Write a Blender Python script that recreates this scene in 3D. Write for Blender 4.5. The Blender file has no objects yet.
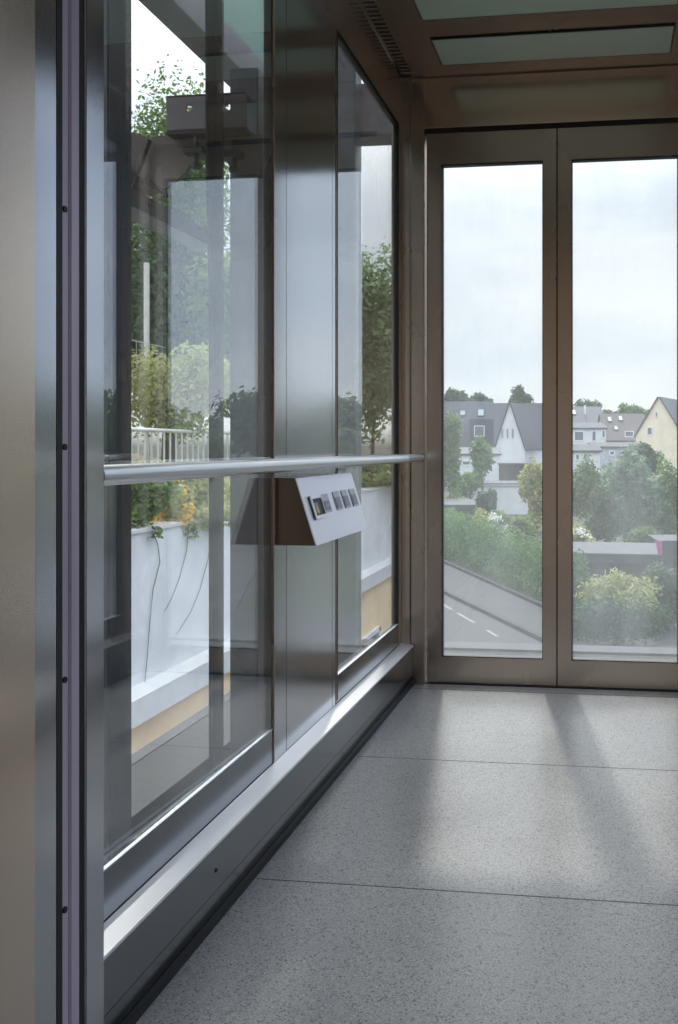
import bpy, bmesh, math, random
from mathutils import Vector, Matrix, noise
R_ = random.Random(7)
SC = bpy.context.scene
COL = SC.collection
PI = math.pi

# ------------------------------------------------------------------ camera
CAM = Vector((0.78, 0.0, 0.90))
TH = math.radians(7.33)
FWD = Vector((-math.sin(TH), math.cos(TH), 0)); RGT = Vector((math.cos(TH), math.sin(TH), 0))
FPX, UPP, VH = 900.0, 494.0, 447.0
def at(u, v, d):                       # measured pixel + distance -> place in the world
    return CAM + FWD*d + RGT*((u-UPP)/FPX*d) + Vector((0, 0, (VH-v)/FPX*d))
ZG = -5.1                              # street level below the lift
def on_ground(u, v, z=ZG):
    return at(u, v, FPX*(0.90-z)/(v-VH))
cd = bpy.data.cameras.new('camera'); cam = bpy.data.objects.new('camera', cd); COL.objects.link(cam)
cam.location = CAM; cam.rotation_euler = (PI/2, 0, TH)
cd.sensor_fit = 'VERTICAL'; cd.sensor_height = 36; cd.lens = 36*FPX/1024
cd.shift_x = (339-UPP)/1024; cd.shift_y = (VH-512)/1024
cd.clip_start = 0.02; cd.clip_end = 2000
SC.camera = cam

# ------------------------------------------------------------------ materials
def lin(c):
    return tuple((x/255/12.92 if x/255 <= .04045 else ((x/255+.055)/1.055)**2.4) for x in c) + (1,)
def newmat(name):
    m = bpy.data.materials.new(name); m.use_nodes = True
    nt = m.node_tree; nt.nodes.clear()
    out = nt.nodes.new('ShaderNodeOutputMaterial')
    return m, nt, out
def nd(nt, t, **k):
    n = nt.nodes.new(t)
    for a, b in k.items():
        if a in ('operation', 'blend_type', 'data_type', 'feature', 'distance', 'noise_dimensions'): setattr(n, a, b)
        else: n.inputs[a].default_value = b
    return n
def coords(nt, scale=(1, 1, 1), kind='Object'):
    tc = nt.nodes.new('ShaderNodeTexCoord'); mp = nt.nodes.new('ShaderNodeMapping')
    mp.inputs['Scale'].default_value = scale
    nt.links.new(tc.outputs[kind], mp.inputs['Vector'])
    return mp.outputs['Vector']
def ramp(nt, fac, stops):
    r = nt.nodes.new('ShaderNodeValToRGB'); e = r.color_ramp.elements
    while len(e) < len(stops): e.new(0.5)
    for i, (p, c) in enumerate(stops):
        e[i].position = p; e[i].color = c if len(c) == 4 else (*c, 1)
    nt.links.new(fac, r.inputs['Fac']); return r.outputs['Color']
def paint(name, col, rough=.5, metal=0.0, vary=.08, scale=8, spec=.5, bump=0, stretch=(1, 1, 1)):
    m, nt, out = newmat(name)
    b = nd(nt, 'ShaderNodeBsdfPrincipled', Roughness=rough, Metallic=metal)
    b.inputs['Specular IOR Level'].default_value = spec
    v = coords(nt, stretch)
    n = nd(nt, 'ShaderNodeTexNoise', Scale=scale, Detail=5.0)
    nt.links.new(v, n.inputs['Vector'])
    c = lin(col)
    lo = tuple(max(0, x*(1-vary*2)) for x in c[:3]); hi = tuple(min(1, x*(1+vary*2)) for x in c[:3])
    nt.links.new(ramp(nt, n.outputs['Fac'], [(.25, lo), (.75, hi)]), b.inputs['Base Color'])
    if bump:
        bp = nd(nt, 'ShaderNodeBump', Strength=bump, Distance=.02)
        nt.links.new(n.outputs['Fac'], bp.inputs['Height']); nt.links.new(bp.outputs['Normal'], b.inputs['Normal'])
    nt.links.new(b.outputs[0], out.inputs[0])
    return m
def steel(name, col, rough=.2, grain=(500, 500, 2), spread=.05):
    m, nt, out = newmat(name)
    b = nd(nt, 'ShaderNodeBsdfPrincipled', Metallic=1.0)
    v = coords(nt, grain)
    n = nd(nt, 'ShaderNodeTexNoise', Scale=1.0, Detail=3.0); nt.links.new(v, n.inputs['Vector'])
    v2 = coords(nt, (3, 3, 1.2))
    n2 = nd(nt, 'ShaderNodeTexNoise', Scale=1.0, Detail=4.0); nt.links.new(v2, n2.inputs['Vector'])
    c = lin(col)
    lo = tuple(x*.99 for x in c[:3]); hi = tuple(min(1, x*1.01) for x in c[:3])
    nt.links.new(ramp(nt, n.outputs['Fac'], [(.3, lo), (.7, hi)]), b.inputs['Base Color'])
    mx = nd(nt, 'ShaderNodeMath', operation='ADD')
    nt.links.new(n2.outputs['Fac'], mx.inputs[0]); nt.links.new(n2.outputs['Fac'], mx.inputs[1])
    mr = nt.nodes.new('ShaderNodeMapRange'); mr.inputs['From Min'].default_value = .6; mr.inputs['From Max'].default_value = 1.4
    mr.inputs['To Min'].default_value = rough-spread/2; mr.inputs['To Max'].default_value = rough+spread/2
    nt.links.new(mx.outputs[0], mr.inputs['Value']); nt.links.new(mr.outputs[0], b.inputs['Roughness'])
    nt.links.new(b.outputs[0], out.inputs[0])
    return m
def glass(name, tint, dust_haze=.03, streak=(2, 2, 1.0), refl=1.0, ior_=1.52):
    m, nt, out = newmat(name)
    tr = nd(nt, 'ShaderNodeBsdfTransparent', Color=tint)
    gl = nd(nt, 'ShaderNodeBsdfGlossy', Roughness=.0, Color=(refl, refl, refl, 1))
    geo = nt.nodes.new('ShaderNodeNewGeometry')
    ior = nt.nodes.new('ShaderNodeMix'); ior.data_type = 'FLOAT'
    ior.inputs[2].default_value = ior_; ior.inputs[3].default_value = 1/ior_
    nt.links.new(geo.outputs['Backfacing'], ior.inputs[0])
    fr = nt.nodes.new('ShaderNodeFresnel'); nt.links.new(ior.outputs[0], fr.inputs['IOR'])
    mx = nt.nodes.new('ShaderNodeMixShader')
    nt.links.new(fr.outputs[0], mx.inputs[0]); nt.links.new(tr.outputs[0], mx.inputs[1]); nt.links.new(gl.outputs[0], mx.inputs[2])
    # thin film of dust: scatters daylight; on doors also stands in for distance haze
    df = nd(nt, 'ShaderNodeBsdfDiffuse', Color=(.75, .8, .82, 1)); tl = nd(nt, 'ShaderNodeBsdfTranslucent', Color=(.75, .8, .82, 1))
    dm = nd(nt, 'ShaderNodeMixShader', Fac=.6); nt.links.new(df.outputs[0], dm.inputs[1]); nt.links.new(tl.outputs[0], dm.inputs[2])
    v = coords(nt, streak); n = nd(nt, 'ShaderNodeTexNoise', Scale=2.0, Detail=6.0, Distortion=.6); nt.links.new(v, n.inputs['Vector'])
    v3 = coords(nt, (7, 7, 2.5)); n3 = nd(nt, 'ShaderNodeTexNoise', Scale=1.0, Detail=2.0); nt.links.new(v3, n3.inputs['Vector'])
    ad = nd(nt, 'ShaderNodeMath', operation='MULTIPLY'); nt.links.new(n.outputs['Fac'], ad.inputs[0]); nt.links.new(n3.outputs['Fac'], ad.inputs[1])
    mr = nt.nodes.new('ShaderNodeMapRange'); mr.inputs['From Min'].default_value = .12; mr.inputs['From Max'].default_value = .42
    mr.inputs['To Min'].default_value = dust_haze*.7; mr.inputs['To Max'].default_value = dust_haze*1.35
    nt.links.new(ad.outputs[0], mr.inputs['Value'])
    m2 = nt.nodes.new('ShaderNodeMixShader'); nt.links.new(mr.outputs[0], m2.inputs[0])
    nt.links.new(mx.outputs[0], m2.inputs[1]); nt.links.new(dm.outputs[0], m2.inputs[2])
    nt.links.new(m2.outputs[0], out.inputs[0])
    return m
def leafmat(name, a, b, c=None, scale=1.5):
    m, nt, out = newmat(name)
    v = coords(nt, (1, 1, 1)); n = nd(nt, 'ShaderNodeTexNoise', Scale=scale, Detail=5.0); nt.links.new(v, n.inputs['Vector'])
    st = [(.3, lin(a)), (.55, lin(b))] + ([(.72, lin(c))] if c else [])
    col = ramp(nt, n.outputs['Fac'], st)
    d = nd(nt, 'ShaderNodeBsdfPrincipled', Roughness=.55); nt.links.new(col, d.inputs['Base Color'])
    t = nt.nodes.new('ShaderNodeBsdfTranslucent'); nt.links.new(col, t.inputs['Color'])
    mx = nd(nt, 'ShaderNodeMixShader', Fac=.5); nt.links.new(d.outputs[0], mx.inputs[1]); nt.links.new(t.outputs[0], mx.inputs[2])
    nt.links.new(mx.outputs[0], out.inputs[0])
    return m
def terrazzo():
    m, nt, out = newmat('terrazzo')
    b = nt.nodes.new('ShaderNodeBsdfPrincipled')
    v = coords(nt)
    vo = nd(nt, 'ShaderNodeTexVoronoi', Scale=520.0); nt.links.new(v, vo.inputs['Vector'])
    vo2 = nd(nt, 'ShaderNodeTexVoronoi', Scale=300.0); nt.links.new(v, vo2.inputs['Vector'])
    n = nd(nt, 'ShaderNodeTexNoise', Scale=3.0, Detail=6.0); nt.links.new(v, n.inputs['Vector'])
    sx = nt.nodes.new('ShaderNodeSeparateColor'); nt.links.new(vo.outputs['Color'], sx.inputs[0])
    sx2 = nt.nodes.new('ShaderNodeSeparateColor'); nt.links.new(vo2.outputs['Color'], sx2.inputs[0])
    c1 = ramp(nt, sx.outputs[0], [(0, lin((106, 106, 106))), (.18, lin((127, 127, 126))), (.55, lin((142, 142, 141))), (1, lin((166, 165, 163)))])
    c2 = ramp(nt, sx2.outputs[1], [(0, lin((110, 112, 116))), (.07, lin((130, 132, 136))), (.13, lin((255, 255, 255))), (1, lin((255, 255, 255)))])
    mu = nt.nodes.new('ShaderNodeMix'); mu.data_type = 'RGBA'; mu.blend_type = 'MULTIPLY'; mu.inputs[0].default_value = .7
    nt.links.new(c1, mu.inputs[6]); nt.links.new(c2, mu.inputs[7])
    mu2 = nt.nodes.new('ShaderNodeMix'); mu2.data_type = 'RGBA'; mu2.blend_type = 'MULTIPLY'; mu2.inputs[0].default_value = 1
    nt.links.new(mu.outputs[2], mu2.inputs[6])
    nt.links.new(ramp(nt, n.outputs['Fac'], [(.3, (.84, .84, .85)), (.7, (1, 1, 1))]), mu2.inputs[7])
    nt.links.new(mu2.outputs[2], b.inputs['Base Color'])
    rr = nt.nodes.new('ShaderNodeMapRange'); rr.inputs['To Min'].default_value = .22; rr.inputs['To Max'].default_value = .42
    nt.links.new(n.outputs['Fac'], rr.inputs['Value']); nt.links.new(rr.outputs[0], b.inputs['Roughness'])
    nt.links.new(b.outputs[0], out.inputs[0])
    return m
M = dict(
    warm=steel('warm_brushed_steel', (194, 183, 172), .27),
    warm_j=steel('pale_warm_steel', (220, 203, 186), .24),
    warm_h=steel('warm_brushed_steel_cross_grain', (194, 183, 172), .25, (2, 500, 500)),
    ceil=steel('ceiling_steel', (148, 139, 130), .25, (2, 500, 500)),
    cool=steel('brushed_steel', (186, 188, 192), .16),
    cool_l=steel('brushed_steel_long_grain', (138, 140, 143), .2, (500, 2, 500)),
    ledge=steel('satin_steel_ledge', (242, 243, 246), .5, (500, 2, 500)),
    rail=steel('satin_tube_steel', (215, 217, 221), .30, (500, 2, 500)),
    bronze=steel('dark_bronze_steel', (118, 104, 92), .28),
    face=steel('satin_panel_steel', (228, 226, 232), .5, (500, 2, 500)),
    anod=paint('purple_grey_anodised', (165, 154, 168), .38, .3, .06, 40, stretch=(1, 1, .05)),
    rubber=paint('black_rubber', (16, 16, 18), .6, 0, .1, 30),
    vent=paint('dark_slot', (40, 34, 31), .6),
    dark=paint('dark_grey_coating', (66, 72, 80), .45, .3, .10, 20, stretch=(3, 3, .4)),
    black=paint('black_machine_steel', (34, 35, 38), .45, .6, .12, 30),
    brown=paint('primer_brown_steel', (92, 86, 82), .6, .2, .10, 14),
    plate=paint('zinc_grey_plate', (104, 102, 108), .5, .4, .08, 18),
    green=paint('green_sheet', (30, 110, 88), .35, 0, .1, 6),
    floor=terrazzo(),
    joint=paint('floor_joint', (62, 60, 62), .8, 0, .1, 50),
    lamp=paint('frosted_green_glass', (168, 186, 172), .07, 0, .03, 3, spec=.7),
    lampf=paint('diffuser_edge', (30, 34, 32), .5),
    btn=paint('button_grey', (172, 175, 182), .4, .3, .05, 30),
    btnd=paint('button_dark', (112, 118, 132), .35, .2, .08, 60),
    btnb=paint('button_recess', (20, 20, 24), .5),
    yellow=paint('yellow_mark', (214, 180, 40), .5),
    white=paint('white_render', (226, 227, 226), .9, 0, .05, 3, bump=.15),
    ledgew=paint('white_stone_ledge', (214, 214, 212), .85, 0, .05, 5, bump=.1),
    peach=paint('peach_render', (250, 216, 176), .9, 0, .06, 3, bump=.15),
    wall=paint('house_white', (214, 216, 220), .9, 0, .05, .8),
    wallgrey=paint('house_grey', (176, 180, 188), .9, 0, .06, .8),
    beige=paint('house_beige', (238, 226, 200), .9, 0, .05, .8),
    slate=paint('slate_roof', (74, 77, 86), .75, 0, .12, 4, stretch=(1, 1, 6)),
    slateb=paint('brown_tile_roof', (76, 70, 72), .8, 0, .12, 4, stretch=(1, 1, 6)),
    tar=paint('flat_roof_felt', (84, 87, 90), .9, 0, .08, 2),
    fascia=paint('dark_fascia', (66, 70, 76), .7, 0, .1, 3),
    wood=paint('dark_brown_gate', (62, 54, 50), .7, 0, .1, 4, stretch=(8, 8, .5)),
    winf=paint('white_window_frame', (226, 228, 230), .6),
    winp=paint('dark_window_pane', (92, 102, 116), .08, 0, .1, 2, spec=.8),
    skyl=paint('pale_skylight', (150, 160, 170), .3, 0, .04, 2, spec=.9),
    pink=paint('pink_sheet', (168, 84, 128), .8),
    asphalt=paint('asphalt', (58, 60, 63), .85, 0, .06, 6),
    pave=paint('pavement', (62, 64, 67), .9, 0, .06, 5),
    kerb=paint('kerb_stone', (48, 50, 52), .9, 0, .08, 5),
    line=paint('road_paint', (120, 122, 124), .8),
    grass=paint('grass', (54, 60, 46), .95, 0, .18, 1.2),
    soil=paint('soil', (98, 92, 64), .95, 0, .2, 3),
    bark=paint('bark', (88, 76, 64), .9, 0, .2, 12, stretch=(1, 1, .2)),
    twig=paint('dry_vine', (140, 138, 130), .9),
    rail_w=paint('pale_railing_paint', (206, 206, 198), .5, .2, .04, 10),
    tan=paint('tan_landing_wall', (206, 184, 164), .8, 0, .06, 3),
    landing=paint('landing_concrete', (140, 134, 126), .8, 0, .06, 4),
    g_cabin=glass('cabin_glass', (.985, .993, .992, 1), .12),
    g_side=glass('side_window_glass', (.985, .993, .993, 1), .012, ior_=1.95),
    lf_mid=leafmat('leaf_mid', (62, 92, 50), (110, 138, 74), (150, 168, 100)),
    lf_pale=leafmat('leaf_pale', (92, 122, 82), (138, 164, 116), (176, 194, 150)),
    lf_dark=leafmat('leaf_dark', (36, 62, 40), (70, 98, 60), (96, 124, 76)),
    lf_blue=leafmat('leaf_bluish', (70, 98, 78), (110, 138, 108), (140, 164, 130)),
    lf_yel=leafmat('leaf_yellowgreen', (120, 130, 74), (164, 168, 104), (200, 196, 140), 2.5),
    lf_hedge=leafmat('leaf_hedge', (56, 90, 46), (86, 122, 60), (110, 144, 74), 1.0),
    fl_white=leafmat('blossom_white', (222, 224, 216), (240, 240, 236)),
    fl_yel=leafmat('blossom_yellow', (222, 168, 40), (240, 196, 70)),
)

# ------------------------------------------------------------------ mesh helpers
def obj(name, bm, mat, parent=None, smooth=False, kind=None):
    me = bpy.data.meshes.new(name)
    bmesh.ops.recalc_face_normals(bm, faces=bm.faces)
    bm.to_mesh(me); bm.free()
    o = bpy.data.objects.new(name, me); COL.objects.link(o)
    for m in (mat if isinstance(mat, list) else [mat]): me.materials.append(m)
    if smooth:
        for p in me.polygons: p.use_smooth = True
    if parent: o.parent = parent
    if kind: o['kind'] = kind
    return o
def tag(o, label, cat, group=None):
    o['label'] = label; o['category'] = cat
    if group: o['group'] = group
    return o
def thing(name, label, cat, loc=(0, 0, 0), group=None):
    o = bpy.data.objects.new(name, None); COL.objects.link(o); o.empty_display_size = .1
    return tag(o, label, cat, group)
def struct(name):
    o = bpy.data.objects.new(name, None); COL.objects.link(o); o['kind'] = 'structure'; o.empty_display_size = .1
    return o
def B(*boxes, bev=0.0):
    bm = bmesh.new()
    for (x0, x1, y0, y1, z0, z1) in boxes:
        if x0 > x1: x0, x1 = x1, x0
        r = bmesh.ops.create_cube(bm, size=1)
        bmesh.ops.scale(bm, vec=(x1-x0, y1-y0, z1-z0), verts=r['verts'])
        bmesh.ops.translate(bm, vec=((x0+x1)/2, (y0+y1)/2, (z0+z1)/2), verts=r['verts'])
        if bev:
            es = list({e for v in r['verts'] for e in v.link_edges})
            bmesh.ops.bevel(bm, geom=es, offset=bev, segments=2, affect='EDGES')
    return bm
def obox(bm, o, ax, ay, az, sx, sy, sz):      # oriented box: from corner o
    p = [o + ax*(sx*i) + ay*(sy*j) + az*(sz*k) for k in (0, 1) for j in (0, 1) for i in (0, 1)]
    v = [bm.verts.new(q) for q in p]
    for f in ((0, 1, 3, 2), (4, 6, 7, 5), (0, 4, 5, 1), (2, 3, 7, 6), (0, 2, 6, 4), (1, 5, 7, 3)):
        bm.faces.new([v[i] for i in f])
    return bm
def prism(pts, axis, a, b, bev=0):            # outline in the two other axes, extruded along axis
    bm = bmesh.new()
    def mk(p, t):
        return {'x': (t, p[0], p[1]), 'y': (p[0], t, p[1]), 'z': (p[0], p[1], t)}[axis]
    A = [bm.verts.new(mk(p, a)) for p in pts]; C = [bm.verts.new(mk(p, b)) for p in pts]
    bm.faces.new(A); bm.faces.new(C[::-1]); n = len(pts)
    for i in range(n): bm.faces.new((A[i], A[(i+1) % n], C[(i+1) % n], C[i]))
    if bev: bmesh.ops.bevel(bm, geom=list(bm.edges), offset=bev, segments=2, affect='EDGES')
    return bm
def tube(bm, path, r, seg=16, r2=None):
    path = [Vector(p) for p in path]; rings = []
    up = Vector((0, 0, 1))
    for i, p in enumerate(path):
        d = (path[min(i+1, len(path)-1)] - path[max(i-1, 0)]).normalized()
        a = d.cross(up if abs(d.z) < .95 else Vector((1, 0, 0))).normalized(); b = d.cross(a)
        rr = r if r2 is None else r + (r2-r)*i/(len(path)-1)
        rings.append([bm.verts.new(p + (a*math.cos(t*2*PI/seg) + b*math.sin(t*2*PI/seg))*rr) for t in range(seg)])
    for A, C in zip(rings, rings[1:]):
        for t in range(seg): bm.faces.new((A[t], A[(t+1) % seg], C[(t+1) % seg], C[t]))
    bm.faces.new(rings[0][::-1]); bm.faces.new(rings[-1])
    return bm
def frame_boxes(x0, x1, z0, z1, y0, y1, l, r, b, t):   # rectangular ring in the xz plane
    return [(x0, x0+l, y0, y1, z0, z1), (x1-r, x1, y0, y1, z0, z1), (x0+l, x1-r, y0, y1, z0, z0+b), (x0+l, x1-r, y0, y1, z1-t, z1)]

# ------------------------------------------------------------------ lift cabin
W = 1.168                                   # inner width; side walls at x=0 and x=W
YF, YB = 1.17, 3.37
ZC = 2.30
Z0, ZT = 0.24, 2.104                        # window sill / head
# floor with joints
fl = obj('floor', B((-.04, W+.04, .90, 3.45, -.06, 0)), M['floor'], kind='structure')
jb = bmesh.new()
for y in (1.797, 2.545, 3.29):
    obox(jb, Vector((.05, y, -.001)), Vector((1, 0, 0)), Vector((0, 1, 0)), Vector((0, 0, 1)), W-.1, .0022, .0014)
obj('joint', jb, M['joint'], fl)
sb = B((.083, W-.083, 3.362, 3.435, -.002, .003))
obj('door_track', sb, M['black'], fl)

def side(mir, wname, bname, win_a, win_b):
    X = (lambda x: W-x) if mir else (lambda x: x)
    def BX(*bs, bev=0):
        return B(*[(X(a), X(b), c, d, e, f) for (a, b, c, d, e, f) in bs], bev=bev)
    w = struct(wname)
    obj('header_panel', BX((-.014, 0, YF, 3.36, ZT+.004, ZC-.012)), M['warm_h'], w)
    obj('pillar_strip', BX((-.012, 0, 2.026, 2.104, .157, ZT+.004)), M['cool'], w)
    obj('pillar_panel', BX((-.012, 0, 2.107, 2.470, .157, ZT+.004)), M['cool'], w)
    obj('pillar_strip', BX((-.012, 0, 2.473, 2.503, .157, ZT+.004)), M['cool'], w)
    obj('backing', BX((-.05, -.0125, 2.13, 2.44, .10, ZC-.02)), M['black'], w)
    obj('end_panel', BX((-.05, 0, YF-.04, 1.262, .157, ZT+.004)), M['cool'], w)
    obj('end_panel', BX((-.012, 0, 3.288, 3.326, .157, ZT+.004)), M['warm'], w)
    obj('under_panel', BX((-.05, -.001, YF-.04, 3.36, -.05, .157)), M['cool_l'], w)
    # baseboard with the bright ledge on top
    prof = [(0, -.0), (.034, -.0), (.034, .018), (.040, .058), (.042, .062), (.042, .148), (.0, .157)]
    bb = obj(bname, prism([(X(a), b) for a, b in prof], 'y', YF, 3.335), M['cool_l'], kind='structure')
    obj('ledge', prism([(X(a), b) for a, b in ((.001, .153), (.001, .161), (.0435, .1515), (.0435, .146))], 'y', YF+.001, 3.334), M['ledge'], bb)
    obj('toe_strip', BX((.035, .046, YF, 3.335, 0, .014)), M['rubber'], bb)
    sc = bmesh.new(); tube(sc, [(X(.0415), 1.62, .10), (X(.0435), 1.62, .10)], .004, 8)
    obj('screw', sc, M['black'], bb)
    for wn, ya, yb in ((win_a, 1.264, 2.022), (win_b, 2.508, 3.286)):
        s = struct(wn)
        obj('window_frame', BX((-.020, -.001, ya, yb, .159, Z0), bev=.002), M['cool_l'], s)
        obj('gasket', BX((-.02, -.003, yb-.010, yb, Z0, ZT), (-.02, .001 if wn == win_b else -.003, ya, ya+.014, Z0-.07, ZT), (-.02, -.004, ya, yb, ZT-.010, ZT)), M['rubber'], s)
        obj('window_trim', BX((-.012, .002, ya-.004 if wn == win_b else yb-.001, ya-.0005 if wn == win_b else yb+.004, Z0-.08, ZT), bev=.001), M['warm'], s)
        pb = BX((-.016, -.009, ya+.002, yb-.002, Z0, ZT))
        if wn == 'window_1':            # this pane sits about one degree out of true
            ym = (ya+yb)/2
            for v in pb.verts: v.co.x += (v.co.y-ym)*.0185
        obj('sill_lip', BX((-.0085, -.001, ya+.002, yb-.002, Z0-.001, Z0+.0012)), M['ledge'], s)
        obj('pane', pb, M['g_side'], s)
    return w
side(False, 'wall_left', 'baseboard_left', 'window_1', 'window_2')
side(True, 'wall_right', 'baseboard_right', 'window_3', 'window_4')

# rear corner posts, transom
for k, mir in enumerate((False, True)):
    X = (lambda x: W-x) if mir else (lambda x: x)
    t = struct('trim_%d' % (k+1))
    for (a, b, c, d, m) in ((-.04, .030, 3.328, 3.40, 'warm'), (.032, .083, 3.345, 3.40, 'warm')):
        obj('corner_post', B((X(a), X(b), c, d, 0, ZC-.004), bev=.003), M[m], t)
wb = struct('wall_back')
obj('transom_panel', B((.083, W-.083, 3.352, 3.40, 2.108, ZC-.004), bev=.002), M['warm_j'], wb)
obj('door_head_gap', B((.083, W-.083, 3.372, 3.42, 2.094, 2.108)), M['rubber'], wb)
# door leaves
for n, (x0, x1, l, r) in enumerate(((.087, .5815, .058, .050), (.5865, 1.081, .052, .050))):
    d = struct('door_%d' % (n+1))
    obj('door_frame', B(*frame_boxes(x0, x1, .006, 2.093, 3.372, 3.412, l, r, .096, .118)), M['warm'], d)
    obj('door_gasket', B(*frame_boxes(x0+l-.001, x1-r+.001, .101, 1.976, 3.376, 3.409, .004, .004, .004, .004)), M['rubber'], d)
    obj('pane', B((x0+l, x1-r, 3.388, 3.396, .102, 1.975)), M['g_cabin'], d)
    xe = x1 if n == 0 else x0-.0022
    obj('edge_seal', B((xe, xe+.0022, 3.374, 3.41, .006, 2.093)), M['rubber'], d)

# ceiling with two light panels and vent slots
cl = obj('ceiling', B((-.05, W+.05, .90, 3.40, ZC, ZC+.06)), M['ceil'], kind='structure')
vb = bmesh.new()
for y0 in [1.22 + .029*i for i in range(72)]:
    for xx in (.006, W-.046):
        obox(vb, Vector((xx, y0, ZC-.0012)), Vector((1, 0, 0)), Vector((0, 1, 0)), Vector((0, 0, 1)), .040, .010, .0015)
obj('vent_slots', vb, M['vent'], cl)
for (ya, yb, lab) in ((3.035, 3.235, 'narrow unlit frosted green ceiling light panel next to the glass doors'),
                      (1.55, 2.885, 'large unlit frosted green ceiling light panel at the top of the photo')):
    t = thing('ceiling_light', lab, 'ceiling light')
    obj('diffuser', B((.175, .990, ya, yb, ZC-.006, ZC-.0005), bev=.001), M['lamp'], t)
    obj('light_frame', B((.170, .175, ya-.005, yb+.005, ZC-.005, ZC), (.990, .995, ya-.005, yb+.005, ZC-.005, ZC), (.175, .990, ya-.005, ya, ZC-.005, ZC), (.175, .990, yb, yb+.005, ZC-.005, ZC)), M['lampf'], t)

# front entrance: return posts, retracted door edges, landing jambs, heads
for k, mir in enumerate((False, True)):
    X = (lambda x: W-x) if mir else (lambda x: x)
    def BX(*bs, bev=0):
        return B(*[(X(a), X(b), c, d, e, f) for (a, b, c, d, e, f) in bs], bev=bev)
    j = struct('wall_front_left' if not mir else 'wall_front_right')
    obj('return_post', BX((-.05, .0845, 1.125, 1.17, 0, ZC-.004), bev=.002), M['cool'], j)
    obj('shaft_wall_panel', BX((-.45, -.055, 1.118, 1.124, -.05, ZC)), M['black'], j)
    obj('seal', BX((-.40, .0815, 1.1168, 1.1248, -.01, 2.25)), M['rubber'], j)
    obj('seal', BX((-.40, .083, 1.064, 1.0755, -.01, 2.25)), M['rubber'], j)
    obj('landing_edge', BX((-.40, .083, 1.018, 1.0635, -.02, 2.25), bev=.0015), M['cool'], j)
    obj('landing_jamb', BX((-.60, .086, .92, 1.0175, -.02, 2.25), bev=.002), M['warm_j'], j)
    dl = struct('door_%d' % (3+k))
    obj('door_edge', BX((-.42, .079, 1.0765, 1.095, -.01, 2.25), bev=.001), M['anod'], dl)
    obj('door_edge_lip', BX((-.42, .0815, 1.0955, 1.1165, -.01, 2.25), bev=.002), M['anod'], dl)
    if not mir:
        sbm = bmesh.new()
        for v in (207, 447, 682, 914):
            dd = 1.155
            z = .90 + (447-v)/900*dd
            tube(sbm, [(.077, 1.085, z), (.0815, 1.085, z)], .0042, 10)
        obj('door_screws', sbm, M['black'], dl)
wf = struct('wall_front')
obj('front_head', B((.083, W-.083, 1.018, 1.17, 2.105, ZC-.004)), M['warm_h'], wf)
obj('landing_head', B((-.6, W+.6, .92, 1.017, 2.255, 2.6)), M['warm'], wf)
# landing behind the camera
obj('floor_landing', B((-1.2, 3.2, -3.0, .899, -.25, 0)), M['landing'], kind='structure')
obj('wall_landing', B((-1.2, 3.2, -3.15, -3.0, -.25, 3.0)), M['tan'], kind='structure')
obj('ceiling_landing', B((-1.2, 3.2, -3.15, .899, 2.8, 3.0)), M['tan'], kind='structure')

# ------------------------------------------------------------------ handrails and control panel
def handrail(mir, label):
    X = (lambda x: W-x) if mir else (lambda x: x)
    t = thing('handrail', label, 'handrail')
    bm = bmesh.new()
    n = 8; r = 0.0152
    path = [(X(.069), 1.172, .86), (X(.069), 1.174, .86)] + [(X(.069), 1.18 + (3.343-1.18)*i/n, .86) for i in range(n+1)]
    tube(bm, path, r, 24)
    for f in bm.faces: f.smooth = len(f.verts) == 4
    obj('tube', bm, M['rail'], t)
    for y in (2.20, 2.40):
        b2 = bmesh.new(); tube(b2, [(X(.0), y, .853), (X(.05), y, .853), (X(.062), y, .855)], .006, 12)
        obj('bracket', b2, M['black'], t)
    return t
handrail(False, 'round brushed steel handrail running past the sloped button box to the glass doors')
handrail(True, 'round steel handrail on the wall facing the button box, mirrored faintly in the glass')

cp = thing('control_panel', 'steel box with a slanted face of five lift buttons, under the handrail', 'control panel')
xa, xb, za, zb = .050, .100, .827, .669
ya, yb = 2.035, 2.486
obj('body', prism([(-.0005, zb), (xb-.003, zb), (xa-.003, za), (-.0005, za)], 'y', ya, yb), M['bronze'], cp)
Q = Vector((xa, 0, za)); S = Vector((xb, 0, zb))
dn = (S-Q).normalized(); nrm = Vector((-dn.z, 0, dn.x)); yv = Vector((0, 1, 0)); Ls = (S-Q).length
fb = bmesh.new(); obox(fb, Q + yv*(ya-.001) - nrm*.003, yv, dn, nrm, yb-ya+.002, Ls, .003)
bmesh.ops.bevel(fb, geom=list(fb.edges), offset=.001, segments=2, affect='EDGES')
obj('faceplate', fb, M['face'], cp)
def on_face(t, s, h=0): return Q + yv*t + dn*s + nrm*h
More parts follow.
